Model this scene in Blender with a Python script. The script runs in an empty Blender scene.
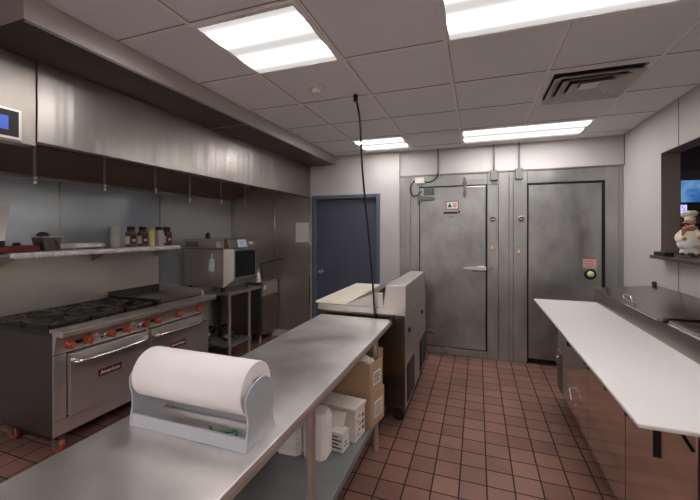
import bpy, bmesh, math, random
from mathutils import Vector, Matrix
random.seed(7)
PI = math.pi
C = bpy.context.scene.collection
S = bpy.context.scene

# ------------------------------------------------------------------ materials
def lin(c):
    return tuple(((v/255.0)/12.92 if v/255.0 <= .04045 else ((v/255.0+.055)/1.055)**2.4) for v in c)

def mat(name, rgb, rough=.5, metal=0.0, noise=0.0, nscale=(8,8,8), rvar=0.0, bump=0.0, bscale=None, spec=.5, bdist=.01, emit=None, estr=0, aniso=0, coat=0, trans=0):
    m = bpy.data.materials.new(name); m.use_nodes = True
    nt = m.node_tree; b = nt.nodes['Principled BSDF']
    col = lin(rgb) + (1,)
    b.inputs['Base Color'].default_value = col
    b.inputs['Roughness'].default_value = rough
    b.inputs['Metallic'].default_value = metal
    b.inputs['Specular IOR Level'].default_value = spec
    b.inputs['Anisotropic'].default_value = aniso
    b.inputs['Coat Weight'].default_value = coat
    b.inputs['Transmission Weight'].default_value = trans
    if emit:
        b.inputs['Emission Color'].default_value = lin(emit)+(1,)
        b.inputs['Emission Strength'].default_value = estr
    tc = nt.nodes.new('ShaderNodeTexCoord'); mp = nt.nodes.new('ShaderNodeMapping')
    nt.links.new(tc.outputs['Object'], mp.inputs['Vector'])
    mp.inputs['Scale'].default_value = nscale
    nz = nt.nodes.new('ShaderNodeTexNoise'); nz.inputs['Scale'].default_value = 1; nz.inputs['Detail'].default_value = 3
    nz.inputs['Roughness'].default_value = .6
    nt.links.new(mp.outputs['Vector'], nz.inputs['Vector'])
    if noise > 0:
        r = nt.nodes.new('ShaderNodeMix'); r.data_type = 'RGBA'
        r.inputs[6].default_value = tuple(max(0, v*(1-noise)) for v in col[:3])+(1,)
        r.inputs[7].default_value = tuple(min(1, v*(1+noise)) for v in col[:3])+(1,)
        mr = nt.nodes.new('ShaderNodeMapRange'); mr.inputs[1].default_value = .2; mr.inputs[2].default_value = .8
        nt.links.new(nz.outputs['Fac'], mr.inputs[0]); nt.links.new(mr.outputs[0], r.inputs[0])
        nt.links.new(r.outputs[2], b.inputs['Base Color'])
    if rvar > 0:
        mr = nt.nodes.new('ShaderNodeMapRange'); mr.inputs[1].default_value = .3; mr.inputs[2].default_value = .7
        mr.inputs[3].default_value = max(.02, rough-rvar); mr.inputs[4].default_value = rough+rvar
        nt.links.new(nz.outputs['Fac'], mr.inputs[0]); nt.links.new(mr.outputs[0], b.inputs['Roughness'])
    if bump > 0:
        mp2 = nt.nodes.new('ShaderNodeMapping'); nt.links.new(tc.outputs['Object'], mp2.inputs['Vector'])
        mp2.inputs['Scale'].default_value = bscale or nscale
        n2 = nt.nodes.new('ShaderNodeTexNoise'); n2.inputs['Scale'].default_value = 1; n2.inputs['Detail'].default_value = 3
        nt.links.new(mp2.outputs['Vector'], n2.inputs['Vector'])
        bp = nt.nodes.new('ShaderNodeBump'); bp.inputs['Strength'].default_value = bump; bp.inputs['Distance'].default_value = bdist
        nt.links.new(n2.outputs['Fac'], bp.inputs['Height']); nt.links.new(bp.outputs['Normal'], b.inputs['Normal'])
    return m

M = {}
M['steel']   = mat('brushed_steel', (204,198,193), .33, .85, .06, (2.5,2.5,2.5), .04, .05, (3,70,70))
M['steelv']  = mat('brushed_steel_vertical', (206,200,195), .31, 1, .06, (1.2,2.0,1.2), .03, .4, (.5,2.0,.3), bdist=.02)
M['steeldk'] = mat('dull_steel', (156,149,143), .35, 1, .10, (3,3,3), .05, .04, (5,50,50))
M['hood']    = mat('hood_steel', (166,160,155), .31, 1, .07, (.8,2.6,.3), .025, .7, (.5,3.0,.2), bdist=.03)
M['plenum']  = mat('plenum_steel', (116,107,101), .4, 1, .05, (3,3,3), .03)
M['splash']  = mat('backsplash_steel', (216,224,231), .21, .6, .10, (1.2,1.2,2.2), .03, .3, (.8,1.3,.6), bdist=.013)
M['splashb'] = mat('backsplash_steel_warm', (184,177,168), .33, .8, .14, (1.8,1.8,1.8), .04, .3, (.8,1.0,.6), bdist=.012)
M['table']   = mat('worktop_steel', (228,224,221), .38, .9, .24, (2.8,2.8,2.8), .10, .3, (3,3,3), bdist=.007)
M['galv']    = mat('galvanised_steel', (152,159,160), .55, .85, .12, (7,7,7), .05)
M['walkin']  = mat('walk_in_panel', (172,173,171), .38, .95, .22, (5,4,2.2), .08, .2, (6,6,6))
M['walkdoor']= mat('walk_in_door', (166,167,165), .38, .95, .32, (4.2,4.2,3.0), .09, .25, (5,5,5))
M['doorst']  = mat('cabinet_door_steel', (224,212,202), .15, 1, .03, (2,2,2), .02, .012, (2,2,2))
M['lidst']   = mat('lid_steel', (150,141,135), .22, 1, .05, (2,2,2), .03)
M['chrome']  = mat('chrome', (215,212,208), .10, 1)
M['black']   = mat('black_plastic', (16,15,15), .45)
M['gasket']  = mat('black_gasket', (9,9,9), .7)
M['iron']    = mat('cast_iron', (58,54,52), .42, .6, .3, (30,30,30), .1)
M['knob']    = mat('orange_knob', (172,86,62), .4, 0, .2, (60,60,60))
M['caster']  = mat('orange_caster', (146,66,46), .5, 0, .2, (40,40,40))
M['wallw']   = mat('white_wall_panel', (193,189,187), .5, 0, .02, (1.5,1.5,1.5), 0, .03, (60,60,60))
M['ceil']    = mat('ceiling_tile', (228,226,228), .9, 0, .03, (2.2,2.2,2.2), 0, .06, (160,160,160))
M['tbar']    = mat('ceiling_grid_metal', (236,232,230), .5)
M['reveal']  = mat('opening_jamb_paint', (122,108,104), .6, 0, .05, (5,5,5))
M['bluedoor']= mat('slate_blue_paint', (78,82,98), .42, 0, .07, (4,4,4))
M['blueframe']=mat('slate_blue_frame', (92,98,115), .4)
M['board']   = mat('white_cutting_board', (208,204,202), .42, 0, .03, (5,5,5), .05)
M['cream']   = mat('cream_cutting_board', (236,229,212), .5, 0, .04, (9,9,9), .05)
M['paper']   = mat('white_paper', (228,221,221), .8, 0, .02, (3,3,3))
M['dispense']= mat('grey_enamel', (164,166,172), .35, 0, .03, (5,5,5))
M['card']    = mat('brown_cardboard', (176,146,114), .8, 0, .06, (8,8,8))
M['carton']  = mat('white_carton', (222,214,205), .7, 0, .05, (9,9,9))
M['foam']    = mat('white_foam', (234,226,222), .6)
M['ink']     = mat('dark_print', (44,38,38), .7)
M['redink']  = mat('red_print', (150,42,46), .6)
M['wood']    = mat('dark_wood', (74,58,48), .4, 0, .25, (3,30,30))
M['foil']    = mat('foil', (240,238,236), .40, .5, .03, (40,40,40), .08)
M['red']     = mat('dark_red_plastic', (98,18,22), .45, 0, .15, (30,30,30))
M['green']   = mat('green_plastic', (30,104,66), .5)
M['greenbox']= mat('green_enamel', (74,96,84), .5)
M['greybox'] = mat('grey_box', (150,150,148), .5)
M['cond']    = mat('conduit', (120,117,114), .45, .6)
M['brass']   = mat('worn_brass', (126,120,108), .4, .8, .2, (40,40,40))
M['hoodin']  = mat('hood_interior', (132,112,100), .55, .45, .12, (4,4,4), .05)
M['boxgrey'] = mat('conduit_box_grey', (118,117,116), .5)
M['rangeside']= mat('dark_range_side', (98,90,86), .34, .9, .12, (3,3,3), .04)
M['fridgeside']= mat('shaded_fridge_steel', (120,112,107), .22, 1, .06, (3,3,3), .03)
M['louv']    = mat('vent_louver', (196,190,188), .4)
M['polish']  = mat('polished_cast_handle', (226,224,220), .3, .7)
M['dark']    = mat('dark_interior', (34,29,27), .6, .3)
M['ovglass'] = mat('oven_glass', (34,34,38), .12, 0, spec=.7)
M['screen']  = mat('grey_screen', (150,160,172), .25, emit=(150,165,185), estr=.25)
M['hoodscr'] = mat('blue_lcd', (30,50,120), .3, emit=(60,105,225), estr=.55)
M['tv']      = None
M['addedlamp']   = mat('added_lamp_glow', (235,230,225), .5, emit=(255,235,225), estr=9)
M['glow']    = mat('white_sign_glow', (235,235,255), .4, emit=(215,215,255), estr=.8)
M['glowb']   = mat('blue_sign_glow', (60,60,200), .4, emit=(70,70,235), estr=1.2)
M['spice']   = mat('spice_brown', (98,74,56), .3, 0, .25, (40,40,40))
M['spicered']= mat('spice_red', (92,48,38), .3, 0, .2, (40,40,40))
M['lid']     = mat('dark_brown_lid', (44,24,22), .5)
M['yellow']  = mat('pale_yellow_plastic', (208,196,140), .4)
M['clearish']= mat('frosted_plastic', (168,166,160), .35)
M['pot']     = mat('worn_pan', (120,112,104), .3, 1, .2, (20,20,20), .1)
M['skin']    = mat('painted_face', (176,128,104), .5)
M['scarf']   = mat('salmon_scarf', (168,96,80), .6)
M['figure']  = mat('painted_white_figure', (226,216,198), .4, 0, .04, (30,30,30))
M['apron']   = mat('painted_apron', (222,222,222), .4)
M['bluetrim']= mat('painted_blue', (34,48,84), .5)
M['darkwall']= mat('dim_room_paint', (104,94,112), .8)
M['labelw']  = mat('label_paper', (225,222,215), .7)
M['pinkl']   = mat('pink_label', (214,168,168), .6)
M['tag']     = mat('pale_blue_tag', (222,226,238), .7)
M['valve']   = mat('lime_knob', (206,212,160), .4)
M['beige']   = mat('beige_switch', (176,164,150), .5)
M['gauge']   = mat('gauge_glass', (98,98,98), .15, .3)

def tile_material():
    m = bpy.data.materials.new('quarry_tile'); m.use_nodes = True
    nt = m.node_tree; b = nt.nodes['Principled BSDF']
    tc = nt.nodes.new('ShaderNodeTexCoord'); mp = nt.nodes.new('ShaderNodeMapping')
    nt.links.new(tc.outputs['Object'], mp.inputs['Vector'])
    P = .1597
    mp.inputs['Scale'].default_value = (1/P,)*3
    mp.inputs['Location'].default_value = (-.0535/P+20, -.111/P+20, 0)
    br = nt.nodes.new('ShaderNodeTexBrick'); nt.links.new(mp.outputs['Vector'], br.inputs['Vector'])
    br.offset = 0; br.squash = 1
    br.inputs['Scale'].default_value = 1; br.inputs['Brick Width'].default_value = 1; br.inputs['Row Height'].default_value = 1
    br.inputs['Mortar Size'].default_value = .031; br.inputs['Mortar Smooth'].default_value = .15; br.inputs['Bias'].default_value = -.1
    br.inputs['Color1'].default_value = lin((136,98,86))+(1,); br.inputs['Color2'].default_value = lin((116,82,72))+(1,)
    br.inputs['Mortar'].default_value = lin((40,30,27))+(1,)
    nz = nt.nodes.new('ShaderNodeTexNoise'); nz.inputs['Scale'].default_value = 2.2; nz.inputs['Detail'].default_value = 8
    nt.links.new(tc.outputs['Object'], nz.inputs['Vector'])
    n2 = nt.nodes.new('ShaderNodeTexNoise'); n2.inputs['Scale'].default_value = 60; n2.inputs['Detail'].default_value = 4
    nt.links.new(tc.outputs['Object'], n2.inputs['Vector'])
    mr = nt.nodes.new('ShaderNodeMapRange'); mr.inputs[1].default_value=.3; mr.inputs[2].default_value=.7; mr.inputs[3].default_value=.78; mr.inputs[4].default_value=1.15
    nt.links.new(nz.outputs['Fac'], mr.inputs[0])
    mr2 = nt.nodes.new('ShaderNodeMapRange'); mr2.inputs[1].default_value=.3; mr2.inputs[2].default_value=.7; mr2.inputs[3].default_value=.9; mr2.inputs[4].default_value=1.1
    nt.links.new(n2.outputs['Fac'], mr2.inputs[0])
    mu = nt.nodes.new('ShaderNodeMath'); mu.operation='MULTIPLY'; nt.links.new(mr.outputs[0], mu.inputs[0]); nt.links.new(mr2.outputs[0], mu.inputs[1])
    vm = nt.nodes.new('ShaderNodeVectorMath'); vm.operation='SCALE'
    nt.links.new(br.outputs['Color'], vm.inputs[0]); nt.links.new(mu.outputs[0], vm.inputs['Scale'])
    nt.links.new(vm.outputs[0], b.inputs['Base Color'])
    rr = nt.nodes.new('ShaderNodeMapRange'); rr.inputs[3].default_value=.42; rr.inputs[4].default_value=.85
    nt.links.new(br.outputs['Fac'], rr.inputs[0]); nt.links.new(rr.outputs[0], b.inputs['Roughness'])
    b.inputs['Specular IOR Level'].default_value = .4
    bp = nt.nodes.new('ShaderNodeBump'); bp.invert = True; bp.inputs['Strength'].default_value=.6; bp.inputs['Distance'].default_value=.004
    nt.links.new(br.outputs['Fac'], bp.inputs['Height']); nt.links.new(bp.outputs['Normal'], b.inputs['Normal'])
    return m
M['tile'] = tile_material()

LAMP = 9.0
def diffuser_material(tubes, width, name, center_y):
    # fluorescent lens: brighter bands where the tubes sit behind it
    m = bpy.data.materials.new(name); m.use_nodes = True
    nt = m.node_tree; nt.nodes.clear()
    out = nt.nodes.new('ShaderNodeOutputMaterial'); em = nt.nodes.new('ShaderNodeEmission')
    tc = nt.nodes.new('ShaderNodeTexCoord'); sp = nt.nodes.new('ShaderNodeSeparateXYZ')
    nt.links.new(tc.outputs['Object'], sp.inputs[0])
    prev = None
    for t in tubes:
        s = nt.nodes.new('ShaderNodeMath'); s.operation='SUBTRACT'; s.inputs[1].default_value = t
        nt.links.new(sp.outputs['Y'], s.inputs[0])
        q = nt.nodes.new('ShaderNodeMath'); q.operation='MULTIPLY'; nt.links.new(s.outputs[0], q.inputs[0]); nt.links.new(s.outputs[0], q.inputs[1])
        g = nt.nodes.new('ShaderNodeMath'); g.operation='MULTIPLY'; g.inputs[1].default_value = -1/(2*width*width); nt.links.new(q.outputs[0], g.inputs[0])
        e = nt.nodes.new('ShaderNodeMath'); e.operation='EXPONENT'; nt.links.new(g.outputs[0], e.inputs[0])
        if prev is None: prev = e
        else:
            a = nt.nodes.new('ShaderNodeMath'); a.operation='ADD'; nt.links.new(prev.outputs[0], a.inputs[0]); nt.links.new(e.outputs[0], a.inputs[1]); prev = a
    mr = nt.nodes.new('ShaderNodeMapRange'); mr.inputs[3].default_value = .56; mr.inputs[4].default_value = LAMP*3.0
    nt.links.new(prev.outputs[0], mr.inputs[0])
    em.inputs['Color'].default_value = (1,.955,.93,1)
    nt.links.new(mr.outputs[0], em.inputs['Strength']); nt.links.new(em.outputs[0], out.inputs['Surface'])
    return m
M['lens'] = diffuser_material((-.135,.135), .031, 'fluorescent_lens', 0)

# ------------------------------------------------------------------ mesh helpers
class MB:
    def __init__(s): s.bm = bmesh.new()
    def box(s, x0,x1,y0,y1,z0,z1, rot=None, piv=None):
        r = bmesh.ops.create_cube(s.bm, size=1)
        for v in r['verts']:
            v.co = Vector(((x0+x1)/2+v.co.x*(x1-x0), (y0+y1)/2+v.co.y*(y1-y0), (z0+z1)/2+v.co.z*(z1-z0)))
            if rot is not None:
                p = Vector(piv) if piv else Vector(((x0+x1)/2,(y0+y1)/2,(z0+z1)/2))
                v.co = p + rot @ (v.co-p)
        return s
    def cyl(s, p0, p1, r, r2=None, n=20, caps=True):
        p0,p1 = Vector(p0),Vector(p1); d = p1-p0
        q = d.to_track_quat('Z','Y').to_matrix().to_4x4()
        bmesh.ops.create_cone(s.bm, cap_ends=caps, segments=n, radius1=r, radius2=(r if r2 is None else r2), depth=d.length,
                              matrix=Matrix.Translation((p0+p1)/2) @ q)
        return s
    def sph(s, c, r, sc=(1,1,1), n=16):
        bmesh.ops.create_uvsphere(s.bm, u_segments=n, v_segments=max(8,n//2), radius=r,
                                  matrix=Matrix.Translation(c) @ Matrix.Diagonal((*sc,1)))
        return s
    def prism(s, pts, axis, a0, a1):
        # pts: outline in the two remaining axes (order X,Y,Z without `axis`)
        def mk(p, a):
            if axis=='X': return (a,p[0],p[1])
            if axis=='Y': return (p[0],a,p[1])
            return (p[0],p[1],a)
        A=[s.bm.verts.new(mk(p,a0)) for p in pts]; B=[s.bm.verts.new(mk(p,a1)) for p in pts]
        n=len(pts); s.bm.faces.new(A[::-1]); s.bm.faces.new(B)
        for i in range(n): s.bm.faces.new((A[i],A[(i+1)%n],B[(i+1)%n],B[i]))
        return s
    def lathe(s, c, prof, n=24, axis='Z'):
        rings=[]
        for r,h in prof:
            ring=[]
            for i in range(n):
                a=2*PI*i/n
                if axis=='Z': co=(c[0]+r*math.cos(a), c[1]+r*math.sin(a), c[2]+h)
                elif axis=='X': co=(c[0]+h, c[1]+r*math.cos(a), c[2]+r*math.sin(a))
                else: co=(c[0]+r*math.cos(a), c[1]+h, c[2]+r*math.sin(a))
                ring.append(s.bm.verts.new(co))
            rings.append(ring)
        for a,b in zip(rings,rings[1:]):
            for i in range(n): s.bm.faces.new((a[i],a[(i+1)%n],b[(i+1)%n],b[i]))
        for ring in (rings[0],rings[-1]):
            try: s.bm.faces.new(ring)
            except ValueError: pass
        return s
    def tube(s, pts, r, n=10):
        pts=[Vector(p) for p in pts]; rings=[]
        up=None
        for i,p in enumerate(pts):
            t=(pts[min(i+1,len(pts)-1)]-pts[max(i-1,0)]).normalized()
            if up is None:
                up = Vector((0,0,1)) if abs(t.z)<.9 else Vector((1,0,0))
            u=(up-t*up.dot(t)).normalized(); v=t.cross(u); up=u
            rings.append([s.bm.verts.new(p+(u*math.cos(2*PI*k/n)+v*math.sin(2*PI*k/n))*r) for k in range(n)])
        for a,b in zip(rings,rings[1:]):
            for k in range(n): s.bm.faces.new((a[k],a[(k+1)%n],b[(k+1)%n],b[k]))
        s.bm.faces.new(rings[0]); s.bm.faces.new(rings[-1])
        return s

def curve_pts(P, n=8):
    P=[Vector(p) for p in P]; out=[]
    Q=[P[0]]+P+[P[-1]]
    for i in range(1,len(Q)-2):
        a,b,c,d=Q[i-1],Q[i],Q[i+1],Q[i+2]
        for k in range(n):
            t=k/n
            out.append(.5*((2*b)+(c-a)*t+(2*a-5*b+4*c-d)*t*t+(3*b-a-3*c+d)*t**3))
    out.append(P[-1]); return out

def tag(o, label=None, cat=None, group=None, kind=None):
    if label: o['label']=label
    if cat: o['category']=cat
    if group: o['group']=group
    if kind: o['kind']=kind
    return o

ORG = {}
def obj(name, mb, m, parent=None, bevel=0, smooth=False, loc=None, local=False, label=None, seg=2):
    bm = mb.bm
    bmesh.ops.recalc_face_normals(bm, faces=bm.faces)
    if parent is not None: org = ORG[parent.name]
    else:
        if loc is None:
            xs=[v.co for v in bm.verts]
            loc=(sum(v.x for v in xs)/len(xs), sum(v.y for v in xs)/len(xs), min(v.z for v in xs))
        org = Vector(loc)
    if not local:
        for v in bm.verts: v.co -= org
    me = bpy.data.meshes.new(name); bm.to_mesh(me); bm.free()
    if isinstance(m, (list,tuple)):
        for q in m: me.materials.append(q)
    else: me.materials.append(m)
    o = bpy.data.objects.new(name, me); C.objects.link(o)
    if parent is not None: o.parent = parent
    else: o.location = org
    ORG[o.name] = org
    if smooth:
        for p in me.polygons: p.use_smooth = True
        try: me.set_sharp_from_angle(angle=math.radians(38))
        except Exception: pass
    if bevel:
        md=o.modifiers.new('bevel','BEVEL'); md.width=bevel; md.segments=seg; md.limit_method='ANGLE'; md.angle_limit=math.radians(40)
    if label: o['label']=label
    return o

def thing(name, label, cat, loc=(0,0,0), rotz=0, group=None, kind=None):
    o=bpy.data.objects.new(name,None); C.objects.link(o); o.location=loc; o.rotation_euler=(0,0,rotz)
    o.empty_display_size=.05
    ORG[o.name]=Vector(loc)
    return tag(o,label,cat,group,kind)

def text(name, body, size, m, parent, mtx, ext=.0008):
    cu=bpy.data.curves.new(name,'FONT'); cu.body=body; cu.size=size; cu.extrude=ext; cu.align_x='CENTER'; cu.align_y='CENTER'
    t=bpy.data.objects.new(name+'_tmp',cu); C.objects.link(t)
    bpy.context.view_layer.update()
    me=bpy.data.meshes.new_from_object(t.evaluated_get(bpy.context.evaluated_depsgraph_get()))
    bpy.data.objects.remove(t); bpy.data.curves.remove(cu)
    org=ORG[parent.name]
    me.transform(Matrix.Translation(-org) @ mtx)
    me.materials.clear(); me.materials.append(m)
    o=bpy.data.objects.new(name,me); C.objects.link(o); o.parent=parent; ORG[o.name]=org
    return o

FACE_PX = Matrix(((0,0,1,0),(1,0,0,0),(0,1,0,0),(0,0,0,1)))     # text facing +X, reading along +Y
FACE_NY = Matrix(((1,0,0,0),(0,0,-1,0),(0,1,0,0),(0,0,0,1)))    # text facing -Y, reading along +X

# ------------------------------------------------------------------ dimensions
CH=2.63; XL=-3.66; XR=1.508; YB=4.71; YBL=4.66; YF=-4.2

# ------------------------------------------------------------------ room shell
tag(obj('floor', MB().box(XL-.15,XR+.15,YF-.15,YB+.15,-.06,0), M['tile'], loc=(0,0,0)), 'red-brown square quarry tile kitchen floor with dark grout', 'floor', kind='structure')
tag(obj('ceiling', MB().box(XL-.15,XR+.15,YF-.15,YB+.15,CH,CH+.06), M['ceil']), 'grey acoustic tile suspended ceiling', 'ceiling', kind='structure')
# T-bar grid
g=MB(); gx=[-.17+.61*k for k in range(-6,3)]; gy=[2.05+.61*k for k in range(-11,5)]
for x in gx:
    if XL<x<XR: g.box(x-.012,x+.012,YF,YB if x>-.95 else YBL,CH-.004,CH)
for y in gy:
    if YF<y<YB: g.box(XL if y<.95 else -1.88,XR,y-.012,y+.012,CH-.0045,CH)
gd=MB()
for x in gx:
    if XL<x<XR:
        for e in (.0132,): gd.box(x+e-.0016,x+e+.0016,YF,YB if x>-.95 else YBL,CH-.0030,CH)
for y in gy:
    if YF<y<YB:
        for e in (-.0132,): gd.box(XL if y<.95 else -1.88,XR,y+e-.0016,y+e+.0016,CH-.0032,CH)
tag(obj('trim_9', gd, M['reveal']), 'thin dark edges of the ceiling tiles along the grid', 'ceiling grid', kind='structure')
tag(obj('trim_1', g, M['tbar']), 'metal T-bar grid lines between the ceiling tiles', 'ceiling grid', kind='structure')
tag(obj('wall_left', MB().box(XL-.12,XL-.004,YF,YB,0,CH), M['wallw']), 'kitchen wall behind the range, clad in steel', 'wall', kind='structure')
tag(obj('wall_front', MB().box(XL,XR,YF-.12,YF,0,CH), M['wallw']), 'white kitchen wall behind the viewer', 'wall', kind='structure')
# back wall, left half with the blue door hole
w=MB()
w.box(XL,-2.20,YBL,YBL+.12,0,CH); w.box(-2.20,-1.28,YBL,YBL+.12,2.03,CH); w.box(-1.28,-.975,YBL,YBL+.17,0,CH)
tag(obj('wall_back', w, M['wallw']), 'white back wall around the slate blue door', 'wall', kind='structure')
w=MB(); w.box(-.975,XR,YB,YB+.12,2.29,CH)
tag(obj('wall_back_upper', w, M['wallw']), 'white wall strip above the walk-in cooler doors', 'wall', kind='structure')
# right wall with pass-through opening
OY0,OY1,OZ0,OZ1=1.3,3.84,1.335,2.25
w=MB()
w.box(XR,XR+.132,YF,OY0,0,CH); w.box(XR,XR+.132,OY1,YB+.12,0,CH); w.box(XR,XR+.132,OY0,OY1,0,OZ0); w.box(XR,XR+.132,OY0,OY1,OZ1,CH)
tag(obj('wall_right', w, M['wallw']), 'white panelled right wall with the pass-through opening', 'wall', kind='structure')
w=MB(); w.box(XR-.001,XR+.134,OY1-.004,OY1,OZ0+.03,OZ1); w.box(XR-.001,XR+.134,OY0,OY1,OZ1-.004,OZ1); w.box(XR-.001,XR+.134,OY0,OY0+.004,OZ0+.03,OZ1)
tag(obj('trim_2', w, M['reveal']), 'taupe jamb lining of the pass-through opening', 'jamb', kind='structure')
w=MB()
for y in (3.55,2.33,1.1): w.box(XR-.0025,XR,y-.004,y+.004,0 if y<OY0 else 0,OZ0 if y>OY0 else CH)
for y in (3.55,2.33): w.box(XR-.0025,XR,y-.004,y+.004,OZ1,CH)
w.box(XR-.008,XR,YB-.06,YB-.05,2.30,CH)
tag(obj('trim_3', w, M['reveal']), 'thin seam strips on the white wall panels', 'wall trim', kind='structure')
# steel wall cladding
def clad(name, label, segs, m):
    w=MB()
    for s_ in segs: w.box(*s_)
    return tag(obj(name,w,m,bevel=.0015), label, 'wall cladding', kind='structure')
ys=[YF,.9,2.205,3.313,YBL-.003]
clad('trim_4','stainless steel sheets cladding the wall behind the range',[(XL-.004,XL,a+.004,b-.004,.1,2.06) for a,b in zip(ys,ys[1:])],M['splash'])
clad('trim_5','stainless steel sheets cladding the back wall beside the blue door',[(XL+.003,-2.873,YBL-.004,YBL,.1,2.52),(-2.865,-2.285,YBL-.004,YBL,.1,2.52)],M['splashb'])
w=MB()
for y in ys[1:4]: w.box(XL,XL+.003,y-.006,y+.006,.1,2.05)
w.box(-2.876,-2.862,YBL-.007,YBL-.004,.1,2.05); w.box(-2.29,-2.278,YBL-.012,YBL,0,2.5)
tag(obj('trim_6', w, M['chrome']), 'bright joint strips between the steel wall sheets', 'wall trim', kind='structure')

# door_1: slate blue
d=thing('door_1','slate blue painted door with a dark knob beside the steel wall','door',(-1.74,YBL,0),kind='structure')
f=MB(); f.box(-2.245,-2.195,YBL-.03,YBL+.11,0,2.075); f.box(-1.285,-1.24,YBL-.03,YBL+.11,0,2.075); f.box(-2.195,-1.285,YBL-.03,YBL+.11,2.025,2.075)
obj('door_frame',f,M['blueframe'],d,bevel=.003)
obj('door_leaf',MB().box(-2.193,-1.287,YBL+.03,YBL+.07,.008,2.022),M['bluedoor'],d,bevel=.002)
k=MB(); k.lathe((-2.115,YBL+.03,.985),[(.034,0),(.034,-.008),(.014,-.012),(.012,-.04),(.028,-.05),(.031,-.065),(.024,-.078),(.001,-.08)],20,'Y')
obj('door_handle',k,M['chrome'],d,smooth=True,label='dark chrome round door knob')

# ------------------------------------------------------------------ walk-in cooler front
WT=2.29
w=MB()
y0,y1=YB-.03,YB+.09
for a,b in ((-.975,-.835),(-.832,-.715),(.115,.236),(.240,.356),(.359,.402),(.405,.552),(1.337,1.462),(1.465,XR-.002)): w.box(a,b,y0,y1,.0,WT)
w.box(-.713,.113,y0,y1,2.145,WT); w.box(-.713,.113,y0,y1,0,.095)
w.box(.554,1.335,y0,y1,2.14,WT)
tag(obj('walk_in_panel',w,M['walkin'],bevel=.002), 'galvanised grey panel front surrounding both walk-in cooler doors', 'cooler panel', kind='structure')
w=MB(); w.box(-.98,XR-.001,YB-.045,YB+.0,WT-.004,WT+.012)
w.box(-.98,XR-.001,YB+.088,YB+.1,0,WT)
tag(obj('trim_7',w,M['steeldk']), 'thin steel strip along the top of the cooler front', 'trim', kind='structure')
w=MB(); w.box(-.974,-.72,YB-.018,YB+.085,.002,WT-.004).box(.118,.55,YB-.018,YB+.085,.002,WT-.004).box(1.34,XR-.003,YB-.018,YB+.085,.002,WT-.004)
tag(obj('trim_8',w,M['gasket']), 'black sealant in the joints between cooler panels', 'trim', kind='structure')

d=thing('door_2','wide grey walk-in cooler door with chrome latch and warning sign','door',(-.3,YB,0),kind='structure')
obj('gasket',MB().box(-.712,.113,YB-.06,YB+.03,.100,2.143),M['gasket'],d)
w=MB().box(-.70,.094,YB-.095,YB-.035,.118,2.122)
obj('door_leaf',w,M['walkdoor'],d,bevel=.008)
w=MB(); w.box(.112,.236,YB-.046,YB-.031,.10,2.14)
obj('latch_jamb',w,M['walkin'],d,bevel=.003)
w=MB(); w.box(-.70,.23,YB-.05,YB-.031,2.13,2.142)
obj('top_strip',w,M['brass'],d)
def strap_hinge(z,d):
    h=MB(); h.box(-.73,-.705,YB-.10,YB-.03,z-.07,z+.05)
    h.prism([(-.72,z-.030),(-.54,z-.024),(-.505,z),(-.54,z+.024),(-.72,z+.030)],'Y',YB-.120,YB-.094)
    h.cyl((-.708,YB-.105,z-.05),(-.708,YB-.105,z+.05),.012)
    obj('hinge',h,M['cond'],d,bevel=.002)
strap_hinge(1.985,d); strap_hinge(.295,d)
h=MB(); h.box(-.165,-.135,YB-.112,YB-.03,1.985,2.235); h.box(-.175,-.125,YB-.118,YB-.09,2.15,2.18); h.box(-.172,-.128,YB-.118,YB-.09,2.02,2.045)
obj('closer_strap',h,M['brass'],d,bevel=.003)
h=MB(); h.prism([(-.17,1.108),(-.10,1.100),(.03,1.092),(.10,1.10),(.10,1.135),(.03,1.142),(-.05,1.134),(-.16,1.122)],'Y',YB-.15,YB-.118)
h.cyl((-.04,YB-.095,1.117),(-.04,YB-.13,1.117),.012); h.box(.0,.09,YB-.125,YB-.093,1.09,1.145)
ho=obj('latch_handle',h,M['polish'],d,bevel=.004)
obj('latch_shadow',MB().box(-.06,.10,YB-.101,YB-.094,1.078,1.10),M['black'],d,bevel=.002)  # black strip below the handle stands in for its shadow
h=MB(); h.box(.118,.165,YB-.085,YB-.03,1.095,1.14); h.cyl((.15,YB-.085,1.117),(.15,YB-.10,1.117),.022,n=16)
obj('latch_strike',h,M['chrome'],ho,bevel=.004)
yy=YB-.0955
sg=obj('warning_sign',MB().box(-.375,-.222,yy-.003,yy,1.84,1.945),M['redink'],d,label='white warning sign with a red border')
obj('sign_face',MB().box(-.366,-.231,yy-.0045,yy-.003,1.849,1.936),M['labelw'],sg)
s_=MB(); s_.prism([(-.352,1.868),(-.302,1.868),(-.327,1.918)],'Y',yy-.006,yy-.0045)
obj('warning_triangle',s_,M['ink'],sg)
s_=MB()
for i,(a,b) in enumerate(((-.288,-.24),(-.288,-.244),(-.288,-.25))): s_.box(a,b,yy-.006,yy-.0045,1.905-i*.018,1.913-i*.018)
obj('sign_print',s_,M['redink'],sg)
pl=obj('maker_plate',MB().box(-.40,-.235,yy-.006,yy,1.786,1.812).box(-.225,-.208,yy-.012,yy,1.79,1.825),M['ink'],d)
s_=MB(); s_.prism([(-.355,1.748),(-.31,1.73),(-.262,1.748),(-.31,1.766)],'Y',yy-.005,yy)
obj('diamond_emblem',s_,M['steeldk'],d)
s_=MB(); s_.cyl((-.368,YB-.06,.03),(-.368,YB-.06,.09),.012); s_.box(-.385,-.35,YB-.07,YB-.03,.08,.105)
obj('door_sweep_foot',s_,M['chrome'],d)

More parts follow.
